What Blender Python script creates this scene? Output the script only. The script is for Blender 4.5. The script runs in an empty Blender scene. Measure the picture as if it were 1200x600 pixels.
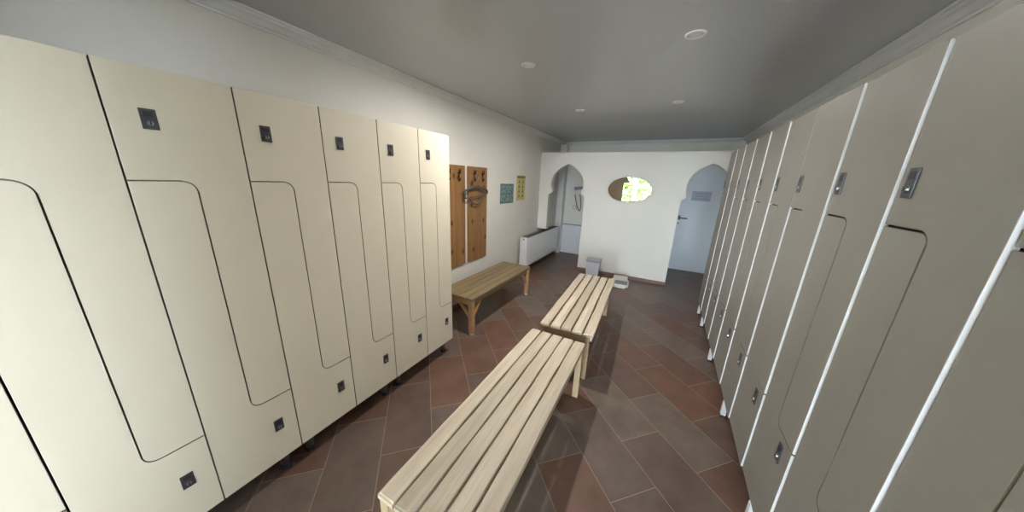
import bpy, bmesh, math, random
from mathutils import Vector, Matrix
random.seed(7)
C = bpy.context.scene.collection
PI = math.pi

# ------------------------------------------------------------------ materials
def mat(name, col, rough=0.5, metal=0.0, spec=0.5):
    m = bpy.data.materials.new(name); m.use_nodes = True
    b = m.node_tree.nodes['Principled BSDF']
    b.inputs['Base Color'].default_value = (*col, 1)
    b.inputs['Roughness'].default_value = rough
    b.inputs['Metallic'].default_value = metal
    b.inputs['Specular IOR Level'].default_value = spec
    return m

def N(m, t, **kw):
    n = m.node_tree.nodes.new(t)
    for k, v in kw.items(): setattr(n, k, v)
    return n
def LK(m, a, b): m.node_tree.links.new(a, b)
def BS(m): return m.node_tree.nodes['Principled BSDF']
def math_n(m, op, a, b=None):
    n = N(m, 'ShaderNodeMath', operation=op)
    for i, v in enumerate((a, b)):
        if v is None: continue
        if isinstance(v, (int, float)): n.inputs[i].default_value = v
        else: LK(m, v, n.inputs[i])
    return n.outputs[0]
def ramp(m, fac, stops):
    r = N(m, 'ShaderNodeValToRGB'); e = r.color_ramp.elements
    while len(e) < len(stops): e.new(0.5)
    for i, (p, c) in enumerate(stops):
        e[i].position = p; e[i].color = (*c, 1)
    LK(m, fac, r.inputs[0]); return r.outputs[0]
def noise(m, vec, scale, detail=4, rough=0.55):
    n = N(m, 'ShaderNodeTexNoise'); n.inputs['Scale'].default_value = scale
    n.inputs['Detail'].default_value = detail; n.inputs['Roughness'].default_value = rough
    if vec is not None: LK(m, vec, n.inputs['Vector'])
    return n.outputs['Fac']
def objco(m, scale=(1, 1, 1), rnd=False):
    t = N(m, 'ShaderNodeTexCoord'); mp = N(m, 'ShaderNodeMapping')
    mp.inputs['Scale'].default_value = scale
    LK(m, t.outputs['Object'], mp.inputs['Vector'])
    if rnd:
        oi = N(m, 'ShaderNodeObjectInfo'); v = math_n(m, 'MULTIPLY', oi.outputs['Random'], 37.0)
        cb = N(m, 'ShaderNodeCombineXYZ')
        for i in range(3): LK(m, v, cb.inputs[i])
        LK(m, cb.outputs[0], mp.inputs['Location'])
    return mp.outputs[0]
def bump(m, h, strength=0.2, dist=0.002):
    b = N(m, 'ShaderNodeBump'); b.inputs['Strength'].default_value = strength
    b.inputs['Distance'].default_value = dist
    LK(m, h, b.inputs['Height']); LK(m, b.outputs[0], BS(m).inputs['Normal'])

def mottled(name, a, b, scale, rough=0.5, bumps=0.0, spec=0.5):
    m = mat(name, a, rough, 0, spec); co = objco(m)
    f = noise(m, co, scale); LK(m, ramp(m, f, [(0.35, a), (0.65, b)]), BS(m).inputs['Base Color'])
    if bumps:
        bump(m, noise(m, co, scale * 25, 3), bumps, 0.001)
    return m

M = {}
M['wall'] = mottled('wall_paint', (0.77, 0.75, 0.685), (0.81, 0.79, 0.725), 1.7, 0.8, 0.35, 0.3)
M['partition'] = mottled('partition_paint', (0.80, 0.785, 0.735), (0.83, 0.815, 0.77), 1.5, 0.75, 0.25, 0.3)
M['taupe'] = mottled('taupe_paint', (0.40, 0.32, 0.25), (0.43, 0.345, 0.27), 1.5, 0.8, 0.25, 0.3)
M['plaster'] = mottled('crown_plaster', (0.76, 0.76, 0.75), (0.80, 0.80, 0.79), 6, 0.6)
M['cream'] = mottled('locker_cream', (0.725, 0.665, 0.52), (0.735, 0.675, 0.53), 9, 0.42, 0.12)
M['cream_edge'] = mat('locker_brown_gap_edge', (0.22, 0.17, 0.11), 0.7)  # brown door edges; on the right bank they stand for gap shade
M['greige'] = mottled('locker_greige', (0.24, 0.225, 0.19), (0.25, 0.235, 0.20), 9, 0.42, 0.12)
M['white_edge'] = mat('locker_white_edge', (0.86, 0.86, 0.86), 0.35)
M['carcass'] = mat('locker_carcass', (0.30, 0.26, 0.19), 0.6)  # darkened brown: shade of the door gaps put into the body colour
M['carcass_gap_shade'] = mat('locker_carcass_gap_shade', (0.05, 0.045, 0.04), 0.6)  # near-black body colour paints the shade in the right bank's door gaps
M['lock_plate'] = mat('lock_plate', (0.095, 0.098, 0.11), 0.38, 0.5)
M['chrome'] = mat('chrome', (0.52, 0.53, 0.55), 0.28, 1.0)
M['dark_plastic'] = mat('dark_plastic', (0.03, 0.03, 0.033), 0.5)
M['foot_grey'] = mat('foot_grey', (0.10, 0.10, 0.11), 0.4, 0.3)
M['leg_white'] = mat('leg_white', (0.78, 0.79, 0.80), 0.35)
M['white_enamel'] = mat('white_enamel', (0.80, 0.81, 0.82), 0.3)
M['grille_grey'] = mat('grille_grey', (0.30, 0.30, 0.31), 0.5)
M['hook_metal'] = mat('hook_metal', (0.035, 0.028, 0.024), 0.45, 0.6)
M['hanger'] = mat('hanger_grey', (0.085, 0.085, 0.08), 0.4)
M['skirting'] = mottled('skirting_brown', (0.19, 0.115, 0.085), (0.24, 0.15, 0.115), 8, 0.4)
M['door_white'] = mat('door_white', (0.74, 0.80, 0.88), 0.4)
M['dado'] = mat('dado_white', (0.74, 0.75, 0.79), 0.4)
M['bin_white'] = mat('bin_white', (0.66, 0.67, 0.74), 0.35)
M['bin_grey'] = mat('bin_grey', (0.40, 0.41, 0.43), 0.4)
M['scale_white'] = mat('scale_white', (0.80, 0.80, 0.77), 0.35)
M['scale_grey'] = mat('scale_grey', (0.19, 0.19, 0.22), 0.55)
M['scale_pale'] = mat('scale_pale', (0.52, 0.51, 0.48), 0.5)
M['sign_lilac'] = mat('sign_lilac', (0.50, 0.51, 0.66), 0.5)
M['sign_text'] = mat('sign_text', (0.38, 0.39, 0.50), 0.6)
M['teal'] = mat('poster_teal', (0.10, 0.20, 0.22), 0.5)
M['mint'] = mottled('poster_mint', (0.36, 0.46, 0.43), (0.06, 0.15, 0.10), 26, 0.5)
M['yellow'] = mat('poster_yellow', (0.60, 0.54, 0.20), 0.5)
M['olive'] = mat('poster_olive', (0.19, 0.17, 0.05), 0.5)
M['bezel'] = mat('mirror_bevel', (0.95, 0.96, 0.94), 0.30, 1.0)
M['mirror'] = mat('mirror_glass', (0.90, 0.92, 0.90), 0.01, 1.0)
M['light_lens'] = mat('light_lens', (0.85, 0.85, 0.83), 0.25)
M['bark'] = mottled('bark', (0.12, 0.09, 0.06), (0.2, 0.15, 0.1), 12, 0.9)
M['leaf'] = mottled('leaf_green', (0.055, 0.105, 0.012), (0.10, 0.165, 0.025), 5, 0.6)
M['paving'] = mottled('terrace_paving', (0.42, 0.41, 0.38), (0.50, 0.48, 0.45), 3, 0.9)
M['frame_white'] = mat('window_frame_white', (0.80, 0.80, 0.80), 0.4)

# ceiling: glossy lacquered panels, joints run across the room
def ceiling_mat():
    m = mat('ceiling_lacquer', (0.52, 0.54, 0.555), 0.22, 0, 0.5)
    t = N(m, 'ShaderNodeTexCoord'); s = N(m, 'ShaderNodeSeparateXYZ'); LK(m, t.outputs['Object'], s.inputs[0])
    u = math_n(m, 'FRACT', math_n(m, 'DIVIDE', math_n(m, 'ADD', s.outputs['Y'], 10.018), 0.24))
    j = math_n(m, 'LESS_THAN', math_n(m, 'ABSOLUTE', math_n(m, 'SUBTRACT', u, 0.5)), 0.488)
    wav = noise(m, objco(m, (0.6, 1.5, 1)), 2.2, 2)
    h = math_n(m, 'ADD', math_n(m, 'MULTIPLY', j, 0.15), math_n(m, 'MULTIPLY', wav, 0.5))
    bump(m, h, 0.25, 0.006)
    return m
M['ceiling'] = ceiling_mat()

# floor: 28 x 55 cm tiles laid on the diagonal in half bond
def floor_mat():
    m = mat('floor_tiles', (0.1, 0.06, 0.05), 0.38, 0, 0.3)
    t = N(m, 'ShaderNodeTexCoord'); s = N(m, 'ShaderNodeSeparateXYZ'); LK(m, t.outputs['Object'], s.inputs[0])
    X, Y = s.outputs['X'], s.outputs['Y']
    W, L = 0.279, 0.556
    S = math_n(m, 'MULTIPLY', math_n(m, 'ADD', X, Y), 0.70711)
    T = math_n(m, 'MULTIPLY', math_n(m, 'SUBTRACT', X, Y), 0.70711)
    rs = math_n(m, 'DIVIDE', math_n(m, 'ADD', S, 0.018), W)
    row = math_n(m, 'FLOOR', rs); fs = math_n(m, 'SUBTRACT', rs, row)
    par = math_n(m, 'MULTIPLY', math_n(m, 'FLOORED_MODULO', row, 2.0), 0.5)
    rt = math_n(m, 'ADD', math_n(m, 'DIVIDE', math_n(m, 'ADD', T, 1.104), L), par)
    cell = math_n(m, 'FLOOR', rt); ft = math_n(m, 'SUBTRACT', rt, cell)
    ds = math_n(m, 'MULTIPLY', math_n(m, 'MINIMUM', fs, math_n(m, 'SUBTRACT', 1.0, fs)), W)
    dt = math_n(m, 'MULTIPLY', math_n(m, 'MINIMUM', ft, math_n(m, 'SUBTRACT', 1.0, ft)), L)
    d = math_n(m, 'MINIMUM', ds, dt)
    grout = math_n(m, 'LESS_THAN', d, 0.0016)
    cb = N(m, 'ShaderNodeCombineXYZ'); LK(m, row, cb.inputs[0]); LK(m, cell, cb.inputs[1])
    wn = N(m, 'ShaderNodeTexWhiteNoise', noise_dimensions='2D'); LK(m, cb.outputs[0], wn.inputs['Vector'])
    base = ramp(m, wn.outputs['Value'], [(0.0, (0.165, 0.088, 0.060)), (0.35, (0.140, 0.082, 0.060)), (0.55, (0.135, 0.095, 0.076)), (1.0, (0.165, 0.128, 0.103))])
    cl = noise(m, objco(m), 5.0, 6, 0.65)
    mixn = N(m, 'ShaderNodeMix', data_type='RGBA', blend_type='MULTIPLY'); mixn.inputs['Factor'].default_value = 1.0
    LK(m, base, mixn.inputs['A']); LK(m, ramp(m, cl, [(0.3, (0.78, 0.77, 0.76)), (0.7, (1.20, 1.20, 1.20))]), mixn.inputs['B'])
    mg = N(m, 'ShaderNodeMix', data_type='RGBA'); LK(m, grout, mg.inputs['Factor'])
    LK(m, mixn.outputs['Result'], mg.inputs['A']); mg.inputs['B'].default_value = (0.34, 0.25, 0.19, 1)
    LK(m, mg.outputs['Result'], BS(m).inputs['Base Color'])
    LK(m, ramp(m, cl, [(0.3, (0.30,) * 3), (0.75, (0.48,) * 3)]), BS(m).inputs['Roughness'])
    bump(m, math_n(m, 'MINIMUM', math_n(m, 'DIVIDE', d, 0.004), 1.0), 0.35, 0.0015)
    return m
M['floor'] = floor_mat()

def wood(name, a, b, axis, grain=26.0, rough=0.6, knots=False, var=0.25):
    m = mat(name, a, rough, 0, 0.35)
    sc = [grain, grain, grain]; sc['xyz'.index(axis)] = grain * 0.055
    co = objco(m, tuple(sc), True)
    f = noise(m, co, 1.0, 6, 0.62)
    f2 = noise(m, co, 5.5, 3, 0.6)
    ff = math_n(m, 'ADD', math_n(m, 'MULTIPLY', f, 0.7), math_n(m, 'MULTIPLY', f2, 0.3))
    col = ramp(m, ff, [(0.33, a), (0.66, b)])
    oi = N(m, 'ShaderNodeObjectInfo')
    v = math_n(m, 'ADD', math_n(m, 'MULTIPLY', oi.outputs['Random'], var), 1.0 - var * 0.5)
    hs = N(m, 'ShaderNodeHueSaturation'); LK(m, v, hs.inputs['Value']); LK(m, col, hs.inputs['Color'])
    out = hs.outputs[0]
    if knots:
        ks = [4.2, 4.2, 4.2]; ks['xyz'.index(axis)] = 2.9
        vo = N(m, 'ShaderNodeTexVoronoi'); vo.inputs['Scale'].default_value = 1.0
        vo.voronoi_dimensions = '2D'
        sp = N(m, 'ShaderNodeSeparateXYZ'); LK(m, objco(m, tuple(ks), True), sp.inputs[0])
        c2 = N(m, 'ShaderNodeCombineXYZ'); LK(m, sp.outputs['Y'], c2.inputs[0]); LK(m, sp.outputs['Z'], c2.inputs[1])
        LK(m, c2.outputs[0], vo.inputs['Vector'])
        kf = ramp(m, vo.outputs['Distance'], [(0.035, (0.14, 0.10, 0.08)), (0.12, (1, 1, 1))])
        mx = N(m, 'ShaderNodeMix', data_type='RGBA', blend_type='MULTIPLY'); mx.inputs['Factor'].default_value = 0.85
        LK(m, out, mx.inputs['A']); LK(m, kf, mx.inputs['B']); out = mx.outputs['Result']
    LK(m, out, BS(m).inputs['Base Color'])
    bump(m, ff, 0.25, 0.0015)
    return m
M['slat'] = wood('slat_wood', (0.47, 0.385, 0.28), (0.68, 0.59, 0.465), 'y', 30, 0.6, False, 0.22)
M['bench_frame'] = wood('bench_frame_wood', (0.46, 0.33, 0.19), (0.60, 0.46, 0.29), 'z', 26, 0.55, False, 0.1)
M['apron'] = wood('apron_wood', (0.33, 0.22, 0.12), (0.45, 0.32, 0.19), 'x', 26, 0.55, False, 0.1)
M['old_slat'] = wood('old_slat_wood', (0.19, 0.135, 0.07), (0.29, 0.215, 0.12), 'y', 30, 0.5, False, 0.2)
M['old_leg'] = wood('old_leg_wood', (0.42, 0.23, 0.10), (0.55, 0.33, 0.16), 'z', 26, 0.5, False, 0.1)
M['pine'] = wood('knotty_pine', (0.21, 0.10, 0.034), (0.35, 0.19, 0.07), 'z', 20, 0.45, True, 0.08)

# pane glass (lets light straight through, with a slight reflection)
def glass_mat():
    m = bpy.data.materials.new('pane_glass'); m.use_nodes = True
    nt = m.node_tree; nt.nodes.remove(BS(m))
    tr = N(m, 'ShaderNodeBsdfTransparent'); gl = N(m, 'ShaderNodeBsdfGlossy'); gl.inputs['Roughness'].default_value = 0.02
    fr = N(m, 'ShaderNodeFresnel'); mx = N(m, 'ShaderNodeMixShader')
    LK(m, fr.outputs[0], mx.inputs[0]); LK(m, tr.outputs[0], mx.inputs[1]); LK(m, gl.outputs[0], mx.inputs[2])
    LK(m, mx.outputs[0], nt.nodes['Material Output'].inputs['Surface'])
    return m
M['glass'] = glass_mat()

# ------------------------------------------------------------------ mesh helpers
def box(bm, x0, x1, y0, y1, z0, z1, bev=0.0, mi=0, seg=2):
    g = bmesh.ops.create_cube(bm, size=1.0)
    vs = g['verts']
    for v in vs:
        v.co = Vector(((x0 + x1) / 2 + v.co.x * (x1 - x0), (y0 + y1) / 2 + v.co.y * (y1 - y0), (z0 + z1) / 2 + v.co.z * (z1 - z0)))
    fs = {f for v in vs for f in v.link_faces}
    for f in fs: f.material_index = mi
    if bev:
        es = list({e for v in vs for e in v.link_edges})
        r = bmesh.ops.bevel(bm, geom=es, offset=bev, segments=seg, profile=0.6, affect='EDGES')
        for f in r['faces']: f.material_index = mi
        return list({v for f in r['faces'] for v in f.verts})
    return vs

def prism(bm, pts, plane, d0, d1, mi=0, mi_side=None):
    """extrude a 2D outline; plane 'xz' extrudes along y, 'xy' along z, 'yz' along x"""
    def P(a, b, d):
        return {'xz': (a, d, b), 'xy': (a, b, d), 'yz': (d, a, b)}[plane]
    A = [bm.verts.new(P(a, b, d0)) for a, b in pts]
    B = [bm.verts.new(P(a, b, d1)) for a, b in pts]
    f0 = bm.faces.new(A); f1 = bm.faces.new(B[::-1]); f0.material_index = f1.material_index = mi
    n = len(pts)
    for i in range(n):
        f = bm.faces.new((A[i], B[i], B[(i + 1) % n], A[(i + 1) % n]))
        f.material_index = mi if mi_side is None else mi_side
    return A + B

def cyl(bm, p0, p1, r0, r1=None, seg=20, mi=0):
    p0, p1 = Vector(p0), Vector(p1); r1 = r0 if r1 is None else r1
    d = (p1 - p0); q = d.to_track_quat('Z', 'Y')
    A, B = [], []
    for i in range(seg):
        a = 2 * PI * i / seg; o = q @ Vector((math.cos(a), math.sin(a), 0))
        A.append(bm.verts.new(p0 + o * r0)); B.append(bm.verts.new(p1 + o * r1))
    fs = [bm.faces.new(A[::-1]), bm.faces.new(B)]
    for i in range(seg):
        fs.append(bm.faces.new((A[i], A[(i + 1) % seg], B[(i + 1) % seg], B[i])))
    for f in fs: f.material_index = mi
    return A + B

def tube(bm, pts, r, seg=10, mi=0):
    pts = [Vector(p) for p in pts]; rings = []
    up = None
    for i, p in enumerate(pts):
        t = (pts[min(i + 1, len(pts) - 1)] - pts[max(i - 1, 0)]).normalized()
        if up is None:
            up = Vector((0, 0, 1)) if abs(t.z) < 0.9 else Vector((1, 0, 0))
        s = t.cross(up).normalized(); up = s.cross(t).normalized()
        rings.append([bm.verts.new(p + (s * math.cos(2 * PI * k / seg) + up * math.sin(2 * PI * k / seg)) * r) for k in range(seg)])
    fs = []
    for a, b in zip(rings, rings[1:]):
        for k in range(seg): fs.append(bm.faces.new((a[k], a[(k + 1) % seg], b[(k + 1) % seg], b[k])))
    fs += [bm.faces.new(rings[0][::-1]), bm.faces.new(rings[-1])]
    for f in fs: f.material_index = mi; f.smooth = True

def catmull(ps, n=6):
    ps = [Vector(p) for p in ps]; out = []
    for i in range(len(ps) - 1):
        a, b, c, d = ps[max(i - 1, 0)], ps[i], ps[i + 1], ps[min(i + 2, len(ps) - 1)]
        for k in range(n):
            t = k / n
            out.append(0.5 * (2 * b + (c - a) * t + (2 * a - 5 * b + 4 * c - d) * t * t + (3 * b - a - 3 * c + d) * t ** 3))
    return out + [ps[-1]]

def obj(name, bm, mats, parent=None, loc=(0, 0, 0), smooth=False):
    bmesh.ops.recalc_face_normals(bm, faces=bm.faces)
    me = bpy.data.meshes.new(name); bm.to_mesh(me); bm.free()
    for m in (mats if isinstance(mats, (list, tuple)) else [mats]): me.materials.append(m)
    if smooth:
        for p in me.polygons: p.use_smooth = True
    o = bpy.data.objects.new(name, me); C.objects.link(o); o.location = loc
    if parent: o.parent = parent
    return o
def B(): return bmesh.new()
def bx(name, dims, m, parent=None, bev=0.0, loc=(0, 0, 0)):
    bm = B(); box(bm, *dims, bev); return obj(name, bm, m, parent, loc)
def tag(o, label, cat, group=None):
    o['label'] = label; o['category'] = cat
    if group: o['group'] = group
    return o
def thing(name, label, cat, loc=(0, 0, 0), rz=0.0, group=None):
    o = bpy.data.objects.new(name, None); C.objects.link(o)
    o.empty_display_size = 0.1
    o.location = loc; o.rotation_euler = (0, 0, rz)
    return tag(o, label, cat, group)
def struct(name, bm, m, parent=None):
    o = obj(name, bm, m, parent)
    if parent is None: o['kind'] = 'structure'
    return o
def dup(root, loc, rz, label, group=None):
    r = root.copy(); C.objects.link(r); r.location = loc; r.rotation_euler = (0, 0, rz); r['label'] = label
    if group: r['group'] = group
    for ch in list(root.children):
        c = ch.copy(); C.objects.link(c); c.parent = r
        for g in ch.children:
            d = g.copy(); C.objects.link(d); d.parent = c
    return r

# ------------------------------------------------------------------ room
XL, XR, YB, YF, YP, ZC = -2.03, 1.0, -5.0, 6.0, 4.85, 2.30
RY = -0.75                                   # rear partition behind the camera
bm = B(); box(bm, XL - .15, XR + .15, YB - .15, YF + .15, -0.1, 0); struct('floor', bm, M['floor'])
bm = B(); box(bm, XL - .15, XR + .15, YB - .15, YF + .15, ZC, ZC + 0.1); struct('ceiling', bm, M['ceiling'])
bm = B(); box(bm, XL - .15, XL, YB - .15, YF + .15, 0, ZC); struct('wall_left', bm, M['wall'])
SW = (-3.55, -1.7); SZ0, SZ1 = 0.30, 2.15          # added, unseen window in the right wall, lights the left lockers
bm = B(); box(bm, XR, XR + .15, YB - .15, SW[0], 0, ZC); box(bm, XR, XR + .15, SW[1], YF + .15, 0, ZC)
box(bm, XR, XR + .15, SW[0], SW[1], 0, SZ0); box(bm, XR, XR + .15, SW[0], SW[1], SZ1, ZC); struct('wall_right', bm, M['wall'])

def arch(cx, hw=0.318, za=1.82, k=1.0):
    """keyhole outline, from the left foot up over the pointed top to the right foot"""
    half = [(1.0, 0.0), (1.0, 1.285), (0.965, 1.315), (0.88, 1.325), (0.80, 1.34), (0.785, 1.362), (0.80, 1.385),
            (0.84, 1.415), (0.873, 1.455), (0.882, 1.495), (0.868, 1.54), (0.832, 1.588), (0.77, 1.632),
            (0.68, 1.675), (0.56, 1.715), (0.42, 1.752), (0.27, 1.785), (0.13, 1.808), (0.05, 1.817)]
    s = za - 1.82
    H = [(x * hw, z + (s if z > 0 else 0)) for x, z in half]
    return [(cx - x, z) for x, z in H] + [(cx, za)] + [(cx + x, z) for x, z in H[::-1]]
A1 = arch(-1.530, 0.325, 1.812); A1[0] = (A1[0][0], 0.668)
A2 = arch(0.506, 0.305, 1.838)
out = [(XL, 0.668)] + A1 + A2 + [(XR, 0), (XR, 2.0), (XL, 2.0)]
bm = B(); prism(bm, out, 'xz', YP, YP + 0.12); struct('wall_partition', bm, M['partition'])
# back wall
bm = B(); box(bm, XL, XR, YF, YF + .15, 0, ZC)
struct('wall_back', bm, M['wall'])
# rear partition with its own keyhole opening and the window wall behind it
R1 = arch(-0.08, 0.78, 2.06)
bm = B(); prism(bm, [(XL, 0)] + R1 + [(XR, 0), (XR, 2.14), (XL, 2.14)], 'xz', RY - 0.12, RY); struct('wall_rear_partition', bm, M['taupe'])
WIN = [(-1.9, -0.60), (-0.45, 0.90)]; WZ0, WZ1 = 0.08, 2.24
bm = B()
for x0, x1 in ((XL, WIN[0][0]), (WIN[0][1], WIN[1][0]), (WIN[1][1], XR)): box(bm, x0, x1, YB - .15, YB, 0, ZC)
for x0, x1 in WIN:
    box(bm, x0, x1, YB - .15, YB, 0, WZ0); box(bm, x0, x1, YB - .15, YB, WZ1, ZC)
struct('wall_rear', bm, M['wall'])
for i, (x0, x1) in enumerate(WIN):
    xm = (x0 + x1) / 2; f = 0.05
    bm = B()
    box(bm, x0, x1, YB - .10, YB - .04, WZ0, WZ0 + f); box(bm, x0, x1, YB - .10, YB - .04, WZ1 - f, WZ1)
    for a in (x0, x1 - f): box(bm, a, a + f, YB - .10, YB - .04, WZ0 + f, WZ1 - f)
    box(bm, xm - .03, xm + .03, YB - .10, YB - .04, WZ0 + f, WZ1 - f)
    w = struct('window_%d' % (i + 1), bm, M['frame_white'])
    for a, b in ((x0 + f, xm - .03), (xm + .03, x1 - f)):
        bx('pane', (a, b, YB - .073, YB - .067, WZ0 + f, WZ1 - f), M['glass'], w)

bm = B(); f = 0.05; ys = [SW[0] + (SW[1] - SW[0]) * k / 3 for k in range(4)]
for a, b in ((SZ0, SZ0 + f), (SZ1 - f, SZ1)): box(bm, XR + .04, XR + .10, SW[0], SW[1], a, b)
for k, y in enumerate(ys):
    a = y if k == 0 else y - f if k == 3 else y - f / 2
    box(bm, XR + .04, XR + .10, a, a + f, SZ0 + f, SZ1 - f)
w = struct('window_3', bm, M['frame_white'])
for a, b in zip(ys, ys[1:]):
    bx('pane', (XR + .067, XR + .073, a + f * .5, b - f * .5, SZ0 + f, SZ1 - f), M['glass'], w)

# crown moulding
CP = [(0, -0.056), (0.010, -0.056), (0.013, -0.047), (0.024, -0.043), (0.046, -0.026), (0.060, -0.020), (0.064, -0.012), (0.078, -0.008), (0.080, 0), (0, 0)]
def crown(name, kind, w, a, b):
    bm = B()
    if kind == 'L': prism(bm, [(w + d, ZC + z) for d, z in CP], 'xz', a, b)
    if kind == 'R': prism(bm, [(w - d, ZC + z) for d, z in CP], 'xz', a, b)
    if kind == 'B': prism(bm, [(w - d, ZC + z) for d, z in CP], 'yz', a, b)
    struct(name, bm, M['plaster'])
crown('trim_1', 'L', XL, YB, YF); crown('trim_2', 'R', XR, YB, YF); crown('trim_3', 'B', YF, XL + .08, XR - .08)
# pipe casing in the back left corner
bm = B(); box(bm, XL, -1.90, 5.82, YF, 0, ZC - .056, 0.004); struct('trim_4', bm, M['plaster'])
# dado panel behind the left arch
bm = B(); box(bm, -1.90, 0.10, YF - .025, YF, 0.06, 0.62); box(bm, -1.90, 0.10, YF - .032, YF, 0.62, 0.64, 0, 1)
box(bm, -1.90, 0.10, YF - .035, YF, 0, 0.06); struct('trim_5', bm, [M['dado'], M['grille_grey']])
bm = B(); box(bm, A1[-1][0] + .001, A2[0][0] - .001, YP - .012, YP, 0, 0.055, 0.003); struct('baseboard_partition', bm, M['skirting'])
bm = B(); box(bm, XL, XL + .012, 1.9, YP, 0, 0.055, 0.003); struct('baseboard_left', bm, M['skirting'])

# door behind the right arch
bm = B(); box(bm, 0.192, 0.948, YF - .012, YF - .0005, 0.0, 1.978, 0.003); door = struct('door_1', bm, M['door_white'])
bm = B(); cyl(bm, (0.275, YF - .012, 0.97), (0.275, YF - .055, 0.97), 0.011); tube(bm, [(0.262, YF - .055, 0.97), (0.33, YF - .057, 0.97), (0.40, YF - .055, 0.968)], 0.010)
bx('handle_plate', (0.258, 0.292, YF - .017, YF - .0125, 0.93, 1.01), M['lock_plate'], door, 0.001); obj('handle', bm, M['lock_plate'], door)
bm = B(); cyl(bm, (0.275, YF - .0125, 0.87), (0.275, YF - .02, 0.87), 0.018); obj('lock_rosette', bm, M['lock_plate'], door)
bm = B()
for s in (0, 1):
    xx = 0.14 if s == 0 else 0.948
    box(bm, xx, xx + .05, YF - .015, YF - .001, 0, 2.03, 0.003)
box(bm, 0.14, 0.998, YF - .015, YF - .001, 1.98, 2.03, 0.003); obj('door_frame', bm, M['door_white'], door)
bm = B(); box(bm, 0.402, 0.69, YF - .016, YF - .0122, 1.285, 1.45)
for k, (a, b) in enumerate(((0.44, 0.65), (0.46, 0.63), (0.43, 0.66))):
    z = 1.41 - .045 * k; box(bm, a, b, YF - .0175, YF - .016, z - .009, z + .009, 0, 1)
tag(obj('door_sign', bm, [M['sign_lilac'], M['sign_text']]), 'pale lilac paper notice stuck on the white door behind the right arch', 'sign')

# ------------------------------------------------------------------ ceiling spots
SPOT_W = 7.5
def spot(x, y, label, dim=1.0):
    t = thing('recessed_spotlight', label, 'ceiling light', (x, y, ZC), 0, 'recessed spotlights')
    bm = B()
    n = 28; prof = [(0.034, -0.001), (0.036, -0.005), (0.044, -0.007), (0.050, -0.004), (0.051, 0.0)]
    rings = [[bm.verts.new((r * math.cos(2 * PI * k / n), r * math.sin(2 * PI * k / n), z)) for k in range(n)] for r, z in prof]
    for a, b in zip(rings, rings[1:]):
        for k in range(n): bm.faces.new((a[k], a[(k + 1) % n], b[(k + 1) % n], b[k]))
    obj('trim_ring', bm, M['white_enamel'], t, smooth=True)
    bm = B(); cyl(bm, (0, 0, -0.0005), (0, 0, -0.0045), 0.033, 0.026, 24); obj('lens', bm, M['light_lens'], t)
    l = bpy.data.lights.new('lamp', 'AREA'); l.shape = 'DISK'; l.size = 0.07; l.energy = SPOT_W * dim; l.color = (1.0, 0.97, 0.93)
    o = bpy.data.objects.new('lamp', l); C.objects.link(o); o.parent = t; o.location = (0, 0, -0.012)
spot(-0.98, 2.01, 'round recessed ceiling spotlight nearer of the two on the left side', 1.35)
spot(0.005, 1.97, 'round recessed ceiling spotlight nearest the right lockers, right of the bright reflection', 0.22)
spot(-0.99, 3.39, 'round recessed ceiling spotlight farther of the two on the left side', 0.4)
spot(-0.035, 3.36, 'round recessed ceiling spotlight farther of the two on the right side, above the mirror', 0.12)

# ------------------------------------------------------------------ lockers
def arc(cx, cz, r, a0, a1, n=8):
    return [(cx + r * math.cos(math.radians(a0 + (a1 - a0) * i / n)), cz + r * math.sin(math.radians(a0 + (a1 - a0) * i / n))) for i in range(n + 1)]
def door_outlines(w, zb, zt, z1, z2, R, h, ext):
    m = w / 2
    up = [(0, zt), (0, z1 + h)] + arc(m - R, z1 - R, R + h, 90, 0) + arc(m + R, z2 + R, R - h, 180, 270) + [(w, z2 + h), (w, zt)]
    lo = [(0, z1 - h), (0, zb), (w, zb), (w, z2 - h)] + arc(m + R, z2 + R, R + h, 270, 180) + arc(m - R, z1 - R, R - h, 0, 90)
    return up, lo
def lock(parent, x, z, pw, ph):
    bm = B()
    box(bm, x - pw / 2, x + pw / 2, -0.004, -0.0002, z - ph / 2, z + ph / 2, 0.0012, 0)
    box(bm, x - pw * .28, x + pw * .28, -0.0052, -0.0042, z + ph * .12, z + ph * .38, 0, 2)
    cyl(bm, (x, -0.0042, z - ph * .2), (x, -0.010, z - ph * .2), pw * .22, pw * .19, 18, 1)
    box(bm, x - pw * .05, x + pw * .05, -0.0122, -0.0108, z - ph * .2 - pw * .17, z - ph * .2 + pw * .17, 0, 2)
    return obj('lock', bm, [M['lock_plate'], M['chrome'], M['dark_plastic']], parent)
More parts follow.
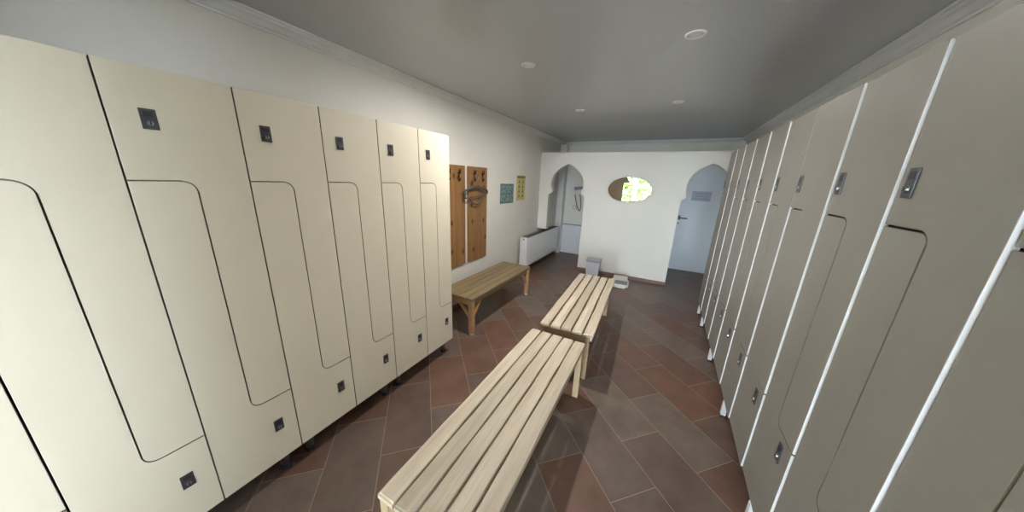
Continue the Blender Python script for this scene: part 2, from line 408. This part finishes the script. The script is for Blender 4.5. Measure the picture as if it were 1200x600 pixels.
def locker_unit(label, Wm, n, P, loc, rz, group):
    t = thing('locker_unit', label, 'locker', loc, rz, group)
    W = Wm * n; zb, zt, z1, z2, R, D = P['zb'], P['zt'], P['z1'], P['z2'], P['R'], P['D']
    bm = B(); box(bm, 0.002, W - .002, 0.022, D, zb + .002, zt - .002, 0.001); obj('body', bm, M['carcass' if P['face'] == 'cream' else 'carcass_gap_shade'], t)
    g = P['gap']
    for i in range(n):
        w = Wm - g
        up, lo = door_outlines(w, zb, zt, z1, z2, R, g / 2, 0)
        for nm, ol in (('upper_door', up), ('lower_door', lo)):
            bm = B(); prism(bm, ol, 'xz', 0.0, 0.018, 0, 1)
            es = [e for e in bm.edges if all(abs(v.co.y) < 1e-6 for v in e.verts)]
            bmesh.ops.bevel(bm, geom=es, offset=0.0012, segments=2, affect='EDGES', profile=0.5)
            bm.normal_update()
            for f in bm.faces:
                if f.material_index == 1 and P['edge'] == 'white_edge' and all(abs(v.co.x - w) < 0.002 for v in f.verts): f.material_index = 2
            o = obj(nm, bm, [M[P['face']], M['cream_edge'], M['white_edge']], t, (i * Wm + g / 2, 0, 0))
            if nm == 'upper_door': lock(o, P['lu'][0], P['lu'][1], *P['lp'])
            else: lock(o, w - P['ll'][0], P['ll'][1], *P['lp'])
    for fx, fy in P['feet'](W, D):
        bm = B()
        if P['foot'] == 'round':
            cyl(bm, (fx, fy, 0.018), (fx, fy, zb), 0.019, 0.024, 18, 0); cyl(bm, (fx, fy, 0), (fx, fy, 0.018), 0.024, 0.022, 18, 1)
        else:
            box(bm, fx - .014, fx + .014, fy - .014, fy + .014, 0.018, zb + .001, 0.002, 0); box(bm, fx - .015, fx + .015, fy - .015, fy + .015, 0, 0.018, 0.002, 1)
        obj('foot', bm, [M['foot_grey' if P['foot'] == 'round' else 'leg_white'], M['dark_plastic']], t)
    return t
PL = dict(zb=.125, zt=1.826, z1=1.481, z2=.480, R=.038, D=.50, gap=.0045, edge='cream_edge', face='cream', lu=(.080, 1.672), ll=(.074, .325), lp=(.036, .062),
          foot='round', feet=lambda W, D: [(0.06, 0.07), (W - .06, 0.07), (0.06, D - .06), (W - .06, D - .06)])
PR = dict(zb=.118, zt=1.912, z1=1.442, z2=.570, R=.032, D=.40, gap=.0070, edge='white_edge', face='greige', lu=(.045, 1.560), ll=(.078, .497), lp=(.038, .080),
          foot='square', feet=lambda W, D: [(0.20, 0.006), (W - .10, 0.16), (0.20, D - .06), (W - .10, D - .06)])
XLF = -1.50; ML = 0.3075; Y0 = 1.772
g = 'cream lockers along the left wall'
first = locker_unit('cream two-door Z locker at the far end of the left bank, beside the wall bench', ML, 2, PL, (XLF, Y0 - 2 * ML, 0), PI / 2, g)
for k, lb in ((2, 'cream two-door Z locker of the left bank, second unit from its far end'),
              (3, 'cream two-door Z locker of the left bank, third unit from its far end'),
              (4, 'cream two-door Z locker of the left bank, nearest the viewer')):
    dup(first, (XLF, Y0 - 2 * k * ML, 0), PI / 2, lb)
XRF = 0.575; MR = 0.36
g = 'grey beige lockers along the right wall'
def ajar(unit, ang=1.05):
    for o in unit.children:
        if 'door' in o.name: o.rotation_euler.z = math.radians(-ang)
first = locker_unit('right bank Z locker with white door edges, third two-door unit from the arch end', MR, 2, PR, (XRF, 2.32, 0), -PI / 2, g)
ajar(first)
ups = [o for o in first.children if o.name.startswith('upper_door')]
rest = []
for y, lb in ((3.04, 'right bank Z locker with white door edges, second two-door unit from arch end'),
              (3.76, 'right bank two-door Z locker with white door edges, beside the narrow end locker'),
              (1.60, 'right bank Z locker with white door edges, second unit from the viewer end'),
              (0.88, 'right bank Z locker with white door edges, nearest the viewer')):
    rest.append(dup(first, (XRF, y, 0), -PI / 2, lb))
# on the third unit the nearer upper door stands out as far as its neighbour's edge
o = ups[1]
o.rotation_euler.z = 0; o.location.y = -0.007
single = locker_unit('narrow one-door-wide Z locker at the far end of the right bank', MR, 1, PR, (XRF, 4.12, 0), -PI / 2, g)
ajar(single)

# ------------------------------------------------------------------ benches
def wavy_slat(w, L, th, seed):
    rng = random.Random(seed); n = 24; ph = [rng.uniform(0, 6.28) for _ in range(4)]
    bm = B(); rows = []
    for i in range(n + 1):
        y = L * i / n
        a = 0.0012 * math.sin(y * 9 + ph[0]) + 0.0008 * math.sin(y * 21 + ph[1])
        b = 0.0012 * math.sin(y * 8 + ph[2]) + 0.0008 * math.sin(y * 19 + ph[3])
        c = 0.003
        if i in (0, n): c = 0.006
        x0, x1 = a, w + b; z1 = th
        e = 0.0
        rows.append([bm.verts.new(p) for p in ((x0, y, 0), (x0, y, z1 - c), (x0 + c, y, z1), (x1 - c, y, z1), (x1, y, z1 - c), (x1, y, 0))])
    for a, b in zip(rows, rows[1:]):
        for k in range(6): bm.faces.new((a[k], b[k], b[(k + 1) % 6], a[(k + 1) % 6]))
    bm.faces.new(rows[0]); bm.faces.new(rows[-1][::-1])
    es = [e for e in bm.edges if abs(e.verts[0].co.z - th) < 1e-5 and abs(e.verts[1].co.z - th) < 1e-5 and abs(e.verts[0].co.y - e.verts[1].co.y) < 1e-6 and e.verts[0].co.y in (0, L)]
    bmesh.ops.bevel(bm, geom=es, offset=0.008, segments=3, affect='EDGES')
    return bm
def slat_bench(label, W, L, H, loc, rz, battens, seed, inset, leg_y=0.0, leg_x=0.0, gp=0.0095):
    t = thing('slatted_bench', label, 'bench', loc, rz, 'pale slatted benches in the middle of the room')
    th, n = 0.024, 5
    w = (W - gp * (n - 1)) / n
    for i in range(n):
        obj('slat', wavy_slat(w, L, th, seed + i), M['slat'], t, (i * (w + gp), 0, H - th))
    zt = H - th
    a0, a1, lg = inset, L - inset, 0.042
    for yy in (a0, a1 - .022): bx('end_apron', (0.03, W - .03, yy, yy + .022, zt - .065, zt), M['apron'], t, 0.002)
    for xx in (0.012, W - .012 - .022): bx('side_apron', (xx, xx + .022, a0 + max(lg - leg_y, .024), a1 - max(lg - leg_y, .024), zt - .055, zt), M['slat'], t, 0.002)
    for f in battens: bx('batten', (0.036, W - .036, f * L - .02, f * L + .02, zt - .02, zt), M['bench_frame'], t, 0.002)
    for xx in (0.004 + leg_x, W - .004 - leg_x - lg):
        for yy in (a0 - .004 + leg_y, a1 - lg + .004 - leg_y):
            bm = B(); vs = box(bm, xx, xx + lg, yy, yy + lg, 0, zt - .0005, 0.003); obj('leg', bm, M['bench_frame'], t)
    return t
slat_bench('long pale wooden slatted bench nearest the viewer in the middle of the floor', 0.412, 1.358, 0.43, (-0.742, 0.452, 0), math.radians(0.3), (0.325, 0.64), 11, 0.006)
slat_bench('pale wooden slatted bench end to end behind the nearer one, close to the arch wall', 0.418, 1.42, 0.440, (-0.725, 1.915, 0), math.radians(2.6), (0.29, 0.575, 0.82), 31, 0.018, 0.050, 0.03, 0.0145)

def wall_bench():
    W, L, H = 0.43, 1.30, 0.40
    t = thing('wall_bench', 'darker olive brown wooden bench with braced orange legs under the coat boards', 'bench', (-1.915, 2.055, 0), math.radians(-1.0))
    th, gp, n = 0.024, 0.006, 5; w = (W - gp * (n - 1)) / n
    for i in range(n): obj('slat', wavy_slat(w, L, th, 70 + i), M['old_slat'], t, (i * (w + gp), 0, H - th))
    zt = H - th; lg = 0.05
    for yy in (0.02, L - .02 - .022): bx('end_apron', (0.03, W - .03, yy, yy + .022, zt - .06, zt), M['old_leg'], t, 0.002)
    for xx in (0.02, W - .02 - .022): bx('side_apron', (xx, xx + .022, 0.05, L - .05, zt - .055, zt), M['old_slat'], t, 0.002)
    for sx, xx in ((1, 0.004), (-1, W - .004 - lg)):
        for sy, yy in ((1, 0.004), (-1, L - .004 - lg)):
            bm = B(); box(bm, xx, xx + lg, yy, yy + lg, 0.02, zt - .0005, 0.008, 0); 
            leg = obj('leg', bm, M['old_leg'], t)
            bm = B(); cyl(bm, (xx + lg / 2, yy + lg / 2, 0), (xx + lg / 2, yy + lg / 2, 0.022), 0.023, 0.024, 18); obj('foot_cap', bm, M['leg_white'], leg)
            # knee braces to the two aprons
            cx, cy = (xx + lg if sx > 0 else xx), (yy + lg if sy > 0 else yy)
            bm = B(); pts = [(cx, zt - .20), (cx, zt - .155), (cx + sx * .105, zt - .05), (cx + sx * .14, zt - .05)]
            prism(bm, pts, 'xz', yy + .012, yy + .034); obj('brace', bm, M['old_leg'], t)
            bm = B(); pts = [(cy, zt - .20), (cy, zt - .155), (cy + sy * .105, zt - .05), (cy + sy * .14, zt - .05)]
            prism(bm, pts, 'yz', xx + .012, xx + .034); obj('brace', bm, M['old_leg'], t)
wall_bench()

# ------------------------------------------------------------------ left wall things
def coat_board(label, y0, y1, hooks):
    t = thing('coat_board', label, 'coat rack', (XL, y0, 0.53), 0, 'knotty pine coat boards')
    w = y1 - y0
    bm = B(); box(bm, 0, 0.022, 0, w, 0, 1.125, 0.003); obj('board', bm, M['pine'], t)
    for hy in hooks:
        bm = B(); z = 1.05
        box(bm, 0.0225, 0.027, hy - .008, hy + .008, z - .095, z + .035, 0.002)
        tube(bm, catmull([(0.026, hy, z), (0.038, hy, z - .002), (0.046, hy, z + .02), (0.044, hy, z + .034)]), 0.0055, 8)
        tube(bm, catmull([(0.026, hy, z - .065), (0.036, hy, z - .08), (0.044, hy, z - .07), (0.045, hy, z - .055)]), 0.005, 8)
        tube(bm, catmull([(0.026, hy - .028, z - .005), (0.030, hy, z - .012), (0.026, hy + .028, z - .005)]), 0.0045, 8)
        obj('hook', bm, M['hook_metal'], t)
coat_board('knotty pine coat board left, half hidden behind the left lockers', 2.255, 2.635, (0.10, 0.27))
coat_board('knotty pine coat board right, with the grey hanger hanging on it', 2.695, 3.085, (0.115, 0.285))
# grey plastic hanger on the right board
t = thing('clothes_hanger', 'grey plastic clothes hanger on the hook of the right pine board', 'hanger', (-1.968, 2.81, 1.49), 0)
hx = 0
bm = B(); tube(bm, catmull([(hx, -.232, -.185), (hx, -.238, -.115), (hx, -.20, -.095), (hx, -.06, -.065), (hx, 0.02, -.058), (hx, .12, -.080), (hx, .205, -.105), (hx, .212, -.145)]), 0.013, 10); obj('shoulders', bm, M['hanger'], t)
bm = B(); tube(bm, [(hx, -.232, -.185), (hx, -.05, -.172), (hx, .12, -.158), (hx, .212, -.145)], 0.008, 8); obj('bar', bm, M['hanger'], t)
bm = B(); tube(bm, catmull([(hx, -.15, -.180), (hx, -.10, -.235), (hx, -.01, -.262), (hx, .08, -.240), (hx, .14, -.158)]), 0.009, 8); obj('strap_loop', bm, M['hanger'], t)
bm = B(); tube(bm, catmull([(hx, 0, -.055), (hx, 0, 0.0), (hx + .018, 0, 0.035), (hx + .0, 0, 0.06), (hx - .018, 0, 0.045)]), 0.0035, 8); obj('hook', bm, M['chrome'], t)

# posters
def poster_a():
    t = thing('info_poster', 'teal and pale green picture notice on the left wall, left of the yellow one', 'poster', (XL, 3.45, 1.19))
    bx('sheet', (0, 0.003, 0, .39, 0, .275), M['teal'], t)
    bm = B(); rng = random.Random(3)
    for r in range(2):
        for c in range(3):
            a, b = .02 + c * .12, .02 + r * .125
            prism(bm, [(a, b), (a + .105, b + .006), (a + .105, b + .108), (a, b + .096)], 'yz', 0.0032, 0.0042)
    obj('picture_panel', bm, M['mint'], t)
    bm = B()
    for r in range(2):
        for c in range(3):
            a, b = .02 + c * .12, .02 + r * .125
            tube(bm, catmull([(0.0045, a + .02, b + .03), (0.0045, a + .05, b + .07), (0.0045, a + .085, b + .05)]), 0.005, 6)
    obj('picture_figure', bm, M['teal'], t)
def poster_b():
    t = thing('info_poster', 'narrow yellow picture notice on the left wall, nearest the left arch', 'poster', (XL, 3.935, 1.215))
    bx('sheet', (0, 0.003, 0, .30, 0, .375), M['yellow'], t)
    bm = B(); box(bm, 0.0032, 0.0042, 0.01, .29, .335, .368)
    obj('header', bm, M['olive'], t)
    bm = B()
    for r in range(4):
        for c in range(2):
            a, b = .055 + c * .125, .045 + r * .072
            cyl(bm, (0.0032, a + .03, b + .046), (0.0042, a + .03, b + .046), 0.011, None, 12)
            prism(bm, [(a, b), (a + .06, b), (a + .045, b + .034), (a + .015, b + .034)], 'yz', 0.0032, 0.0042)
    obj('picture_figure', bm, M['olive'], t)
poster_a(); poster_b()

# radiator: runs along the left wall and on through the arch
t = thing('radiator', 'white panel radiator on the left wall running through the left arch', 'radiator', (XL, 4.06, 0.14))
RL = 1.52
bm = B(); box(bm, 0.150, 0.170, 0, RL, 0, 0.48, 0.004)
n = 46
for k in range(n):
    y = 0.02 + (RL - .04) * (k + .5) / n; box(bm, 0.1695, 0.173, y - .010, y + .010, 0.02, 0.46, 0.0015, 0, 1)
obj('front_panel', bm, M['white_enamel'], t)
bx('rear_panel', (0.045, 0.062, 0, RL, 0, 0.48), M['white_enamel'], t, 0.004)
for yy in (-0.004, RL + .001):
    bm = B(); box(bm, 0.045, 0.171, yy, yy + .003, -0.002, 0.492, 0.001, 0)
    cyl(bm, (0.11, yy - .0005 if yy < 0 else yy + .003, 0.455), (0.11, yy - .006 if yy < 0 else yy + .009, 0.455), 0.010, None, 14, 1)
    obj('end_cover', bm, [M['white_enamel'], M['dark_plastic']], t)
bm = B(); box(bm, 0.045, 0.171, 0, RL, 0.4805, 0.486, 0.001, 0)
for k in range(60):
    y = 0.02 + (RL - .04) * (k + .5) / 60
    for a in (0.06, 0.10, 0.14 - .01): box(bm, a, a + .028, y - .007, y + .007, 0.486, 0.4875, 0, 1)
obj('top_grille', bm, [M['grille_grey'], M['dark_plastic']], t)
bm = B(); box(bm, 0.0005, 0.045, 0.2, 0.23, 0.05, 0.43); box(bm, 0.0005, 0.045, RL - .23, RL - .2, 0.05, 0.43); obj('bracket', bm, M['white_enamel'], t)
bm = B(); tube(bm, [(0.11, RL + .004, 0.04), (0.11, RL + .06, 0.04), (0.11, RL + .085, 0.01), (0.11, RL + .085, -0.139)], 0.009, 10); obj('pipe', bm, M['white_enamel'], t)
bm = B(); cyl(bm, (0.11, RL + .085, 0.03), (0.11, RL + .085, 0.10), 0.02, 0.017, 18); obj('valve', bm, M['dark_plastic'], t)

# ------------------------------------------------------------------ back room things
t = thing('hair_dryer', 'white wall-mounted hair dryer with dark cord seen through the left arch', 'hair dryer', (-1.64, YF, 1.36))
bx('wall_plate', (-.06, .06, -.03, 0, -.09, .10), M['white_enamel'], t, 0.008)
bm = B(); cyl(bm, (-.05, -.075, .03), (.085, -.075, .05), 0.034, 0.028, 20); cyl(bm, (.085, -.075, .05), (.11, -.075, .053), 0.022, 0.024, 20)
obj('nozzle', bm, M['grille_grey'], t, smooth=False)
bm = B(); cyl(bm, (-.02, -.075, .02), (-.035, -.07, -.09), 0.016, 0.014, 16); obj('handle', bm, M['white_enamel'], t)
bm = B(); tube(bm, catmull([(-.035, -.07, -.09), (-.01, -.06, -.20), (.04, -.05, -.36), (.085, -.04, -.42), (.10, -.035, -.30), (.06, -.03, -.08)]), 0.007, 8); obj('cord', bm, M['dark_plastic'], t)
t = thing('light_switch', 'small grey light switch on the back wall below the hair dryer', 'switch', (-1.675, YF, 1.0))
bx('plate', (-.038, .038, -.008, 0, -.038, .038), M['scale_pale'], t, 0.002); bx('rocker', (-.024, .024, -.013, -.0082, -.024, .024), M['white_enamel'], t, 0.002)

# oval mirror
MC = Vector((-0.516, YP, 1.444)); TILT = 0.0
t = thing('oval_mirror', 'frameless oval wall mirror between the two arches reflecting green trees', 'mirror', (MC.x, YP - 0.0135, MC.z), math.radians(2.3))
def oval(k, n=64): return [(0.330 * k * math.cos(2 * PI * i / n), 0.195 * k * math.sin(2 * PI * i / n)) for i in range(n)]
bm = B(); prism(bm, oval(0.955), 'xz', -0.0100, -0.004); obj('glass', bm, M['mirror'], t)
bm = B(); n = 64
rings = []
for k, y in ((0.955, -0.0101), (0.985, -0.0065), (1.0, -0.005), (1.0, -0.0)):
    rings.append([bm.verts.new((a, y, b)) for a, b in oval(k)])
for a, b in zip(rings, rings[1:]):
    for k in range(n): bm.faces.new((a[k], a[(k + 1) % n], b[(k + 1) % n], b[k]))
bm.faces.new(rings[-1])
obj('bevelled_edge', bm, M['bezel'], t)

# waste bin
t = thing('waste_bin', 'white rectangular waste bin with grey rim on the floor against the arch wall', 'bin', (-0.885, 4.62, 0), math.radians(3))
bm = B()
vs = prism(bm, [(-.092, 0), (.092, 0), (.108, .275), (-.108, .275)], 'xz', -.085, .105)
for v in vs:
    if v.co.z > .2: v.co.y += (-.012 if v.co.y < 0 else .008)
for f in bm.faces: f.material_index = 0
bm.normal_update()
bmesh.ops.recalc_face_normals(bm, faces=bm.faces)
for f in bm.faces:
    if abs(f.normal.x) > .7: f.material_index = 1  # side faces greyer, their shade put into the colour
bmesh.ops.bevel(bm, geom=[e for e in bm.edges], offset=0.004, segments=2, affect='EDGES')
obj('body', bm, [M['bin_white'], M['bin_grey']], t)
bm = B(); prism(bm, [(-.104, -.090), (.104, -.090), (.104, .108), (-.104, .108)], 'xy', .2752, .281, 0); obj('lid_gap_shade', bm, M['dark_plastic'], t)  # dark sheet painted in for the shade between body and lid
bm = B(); box(bm, -.112, .112, -.094, .116, .2812, .299, .004); obj('lid', bm, M['bin_grey'], t)

# bathroom scale
t = thing('bathroom_scale', 'white and grey bathroom scale on the floor beside the bench end', 'scale', (-0.425, 4.47, 0), math.radians(4))
bm = B(); prism(bm, [(-.10, -.17), (.085, -.17), (.13, -.10), (.13, .15), (.10, .19), (-.10, .19), (-.13, .15), (-.13, -.12)], 'xy', 0.004, 0.042)
bmesh.ops.bevel(bm, geom=[e for e in bm.edges], offset=0.005, segments=2, affect='EDGES'); obj('body', bm, M['scale_white'], t)
bx('platform_mat', (-.108, .112, -.098, .075, .0422, .047), M['scale_grey'], t, 0.002)
bm = B(); prism(bm, [(.085, .0425), (.185, .0425), (.185, .098), (.15, .104), (.095, .058)], 'yz', -.105, .105)
bmesh.ops.bevel(bm, geom=[e for e in bm.edges], offset=0.004, segments=2, affect='EDGES'); obj('display_housing', bm, M['scale_pale'], t)
bm = B()
for x in (-.1, .1):
    for y in (-.12, .14): cyl(bm, (x, y, 0), (x, y, 0.0045), 0.012, None, 12)
obj('rubber_feet', bm, M['dark_plastic'], t)

# ------------------------------------------------------------------ outdoors, seen in the mirror
bm = B(); box(bm, -14, 14, -16, 8, -0.35, -0.25); struct('ground', bm, M['paving'])
def tree(label, x, y, s, seed):
    t = thing('leafy_tree', label, 'tree', (x, y, -0.25), 0, 'trees outside the windows')
    rng = random.Random(seed)
    bm = B(); tube(bm, catmull([(0, 0, 0), (0.03, 0.02, .8 * s), (-.02, 0, 1.8 * s), (.04, .02, 2.6 * s)]), 0.09 * s, 10); obj('trunk', bm, M['bark'], t)
    bm = B()
    for k in range(4200):
        u = Vector((rng.gauss(0, 1), rng.gauss(0, 1), rng.gauss(0, 1))).normalized() * (rng.random() ** .4)
        c = Vector((u.x * 1.15 * s, u.y * 1.15 * s, 1.9 * s + u.z * 1.5 * s))
        q = Vector((rng.gauss(0, 1), rng.gauss(0, 1), rng.gauss(0, 1))).normalized().to_track_quat('Z', 'Y')
        r = rng.uniform(.08, .15) * s
        bm.faces.new([bm.verts.new(c + q @ Vector(p) * r) for p in ((-1, 0, 0), (0, -.5, .1), (1, 0, 0), (0, .5, .1))])
    obj('foliage', bm, M['leaf'], t)
tree('leafy green tree outside the rear window, left one', -4.0, -8.4, 1.25, 1)
tree('leafy green tree outside the rear window, middle one', -0.9, -8.6, 1.25, 2)
tree('leafy green tree outside the rear window, right one', 2.3, -9.0, 1.2, 3)

# ------------------------------------------------------------------ daylight
w = bpy.data.worlds.new('World'); bpy.context.scene.world = w; w.use_nodes = True
bg = w.node_tree.nodes['Background']; bg.inputs[0].default_value = (0.86, 0.97, 1.10, 1); bg.inputs[1].default_value = 37.0
for i, (x0, x1) in enumerate(WIN):
    l = bpy.data.lights.new('window_portal', 'AREA'); l.shape = 'RECTANGLE'; l.size = x1 - x0; l.size_y = WZ1 - WZ0
    l.cycles.is_portal = True
    o = bpy.data.objects.new('window_portal', l); C.objects.link(o)
    o.location = ((x0 + x1) / 2, YB - .16, (WZ0 + WZ1) / 2); o.rotation_euler = (PI / 2, 0, 0)

l = bpy.data.lights.new('window_portal', 'AREA'); l.shape = 'RECTANGLE'; l.size = SZ1 - SZ0; l.size_y = SW[1] - SW[0]  # portal of the added side window
l.cycles.is_portal = True
o = bpy.data.objects.new('window_portal', l); C.objects.link(o)
o.location = (XR + .16, (SW[0] + SW[1]) / 2, (SZ0 + SZ1) / 2); o.rotation_euler = (0, PI / 2, 0)

# ------------------------------------------------------------------ camera
yaw, pitch, roll, F = -0.4821508, -0.2657249, 0.0388990, 330.2473
f = Vector((math.sin(yaw) * math.cos(pitch), math.cos(yaw) * math.cos(pitch), math.sin(pitch)))
r0 = f.cross(Vector((0, 0, 1))).normalized(); u0 = r0.cross(f)
r = r0 * math.cos(roll) + u0 * math.sin(roll); u = -r0 * math.sin(roll) + u0 * math.cos(roll)
cd = bpy.data.cameras.new('Camera'); cd.sensor_fit = 'HORIZONTAL'; cd.sensor_width = 36; cd.lens = F / 1200 * 36; cd.clip_start = 0.02
co = bpy.data.objects.new('Camera', cd); C.objects.link(co)
mw = Matrix((r, u, -f)).transposed().to_4x4(); mw.translation = (0, 0, 1.53); co.matrix_world = mw
sc = bpy.context.scene; sc.camera = co
sc.view_settings.view_transform = 'Standard'; sc.view_settings.look = 'None'
sc.view_settings.gamma = 1; sc.view_settings.use_curve_mapping = False; sc.view_settings.exposure = 1.37
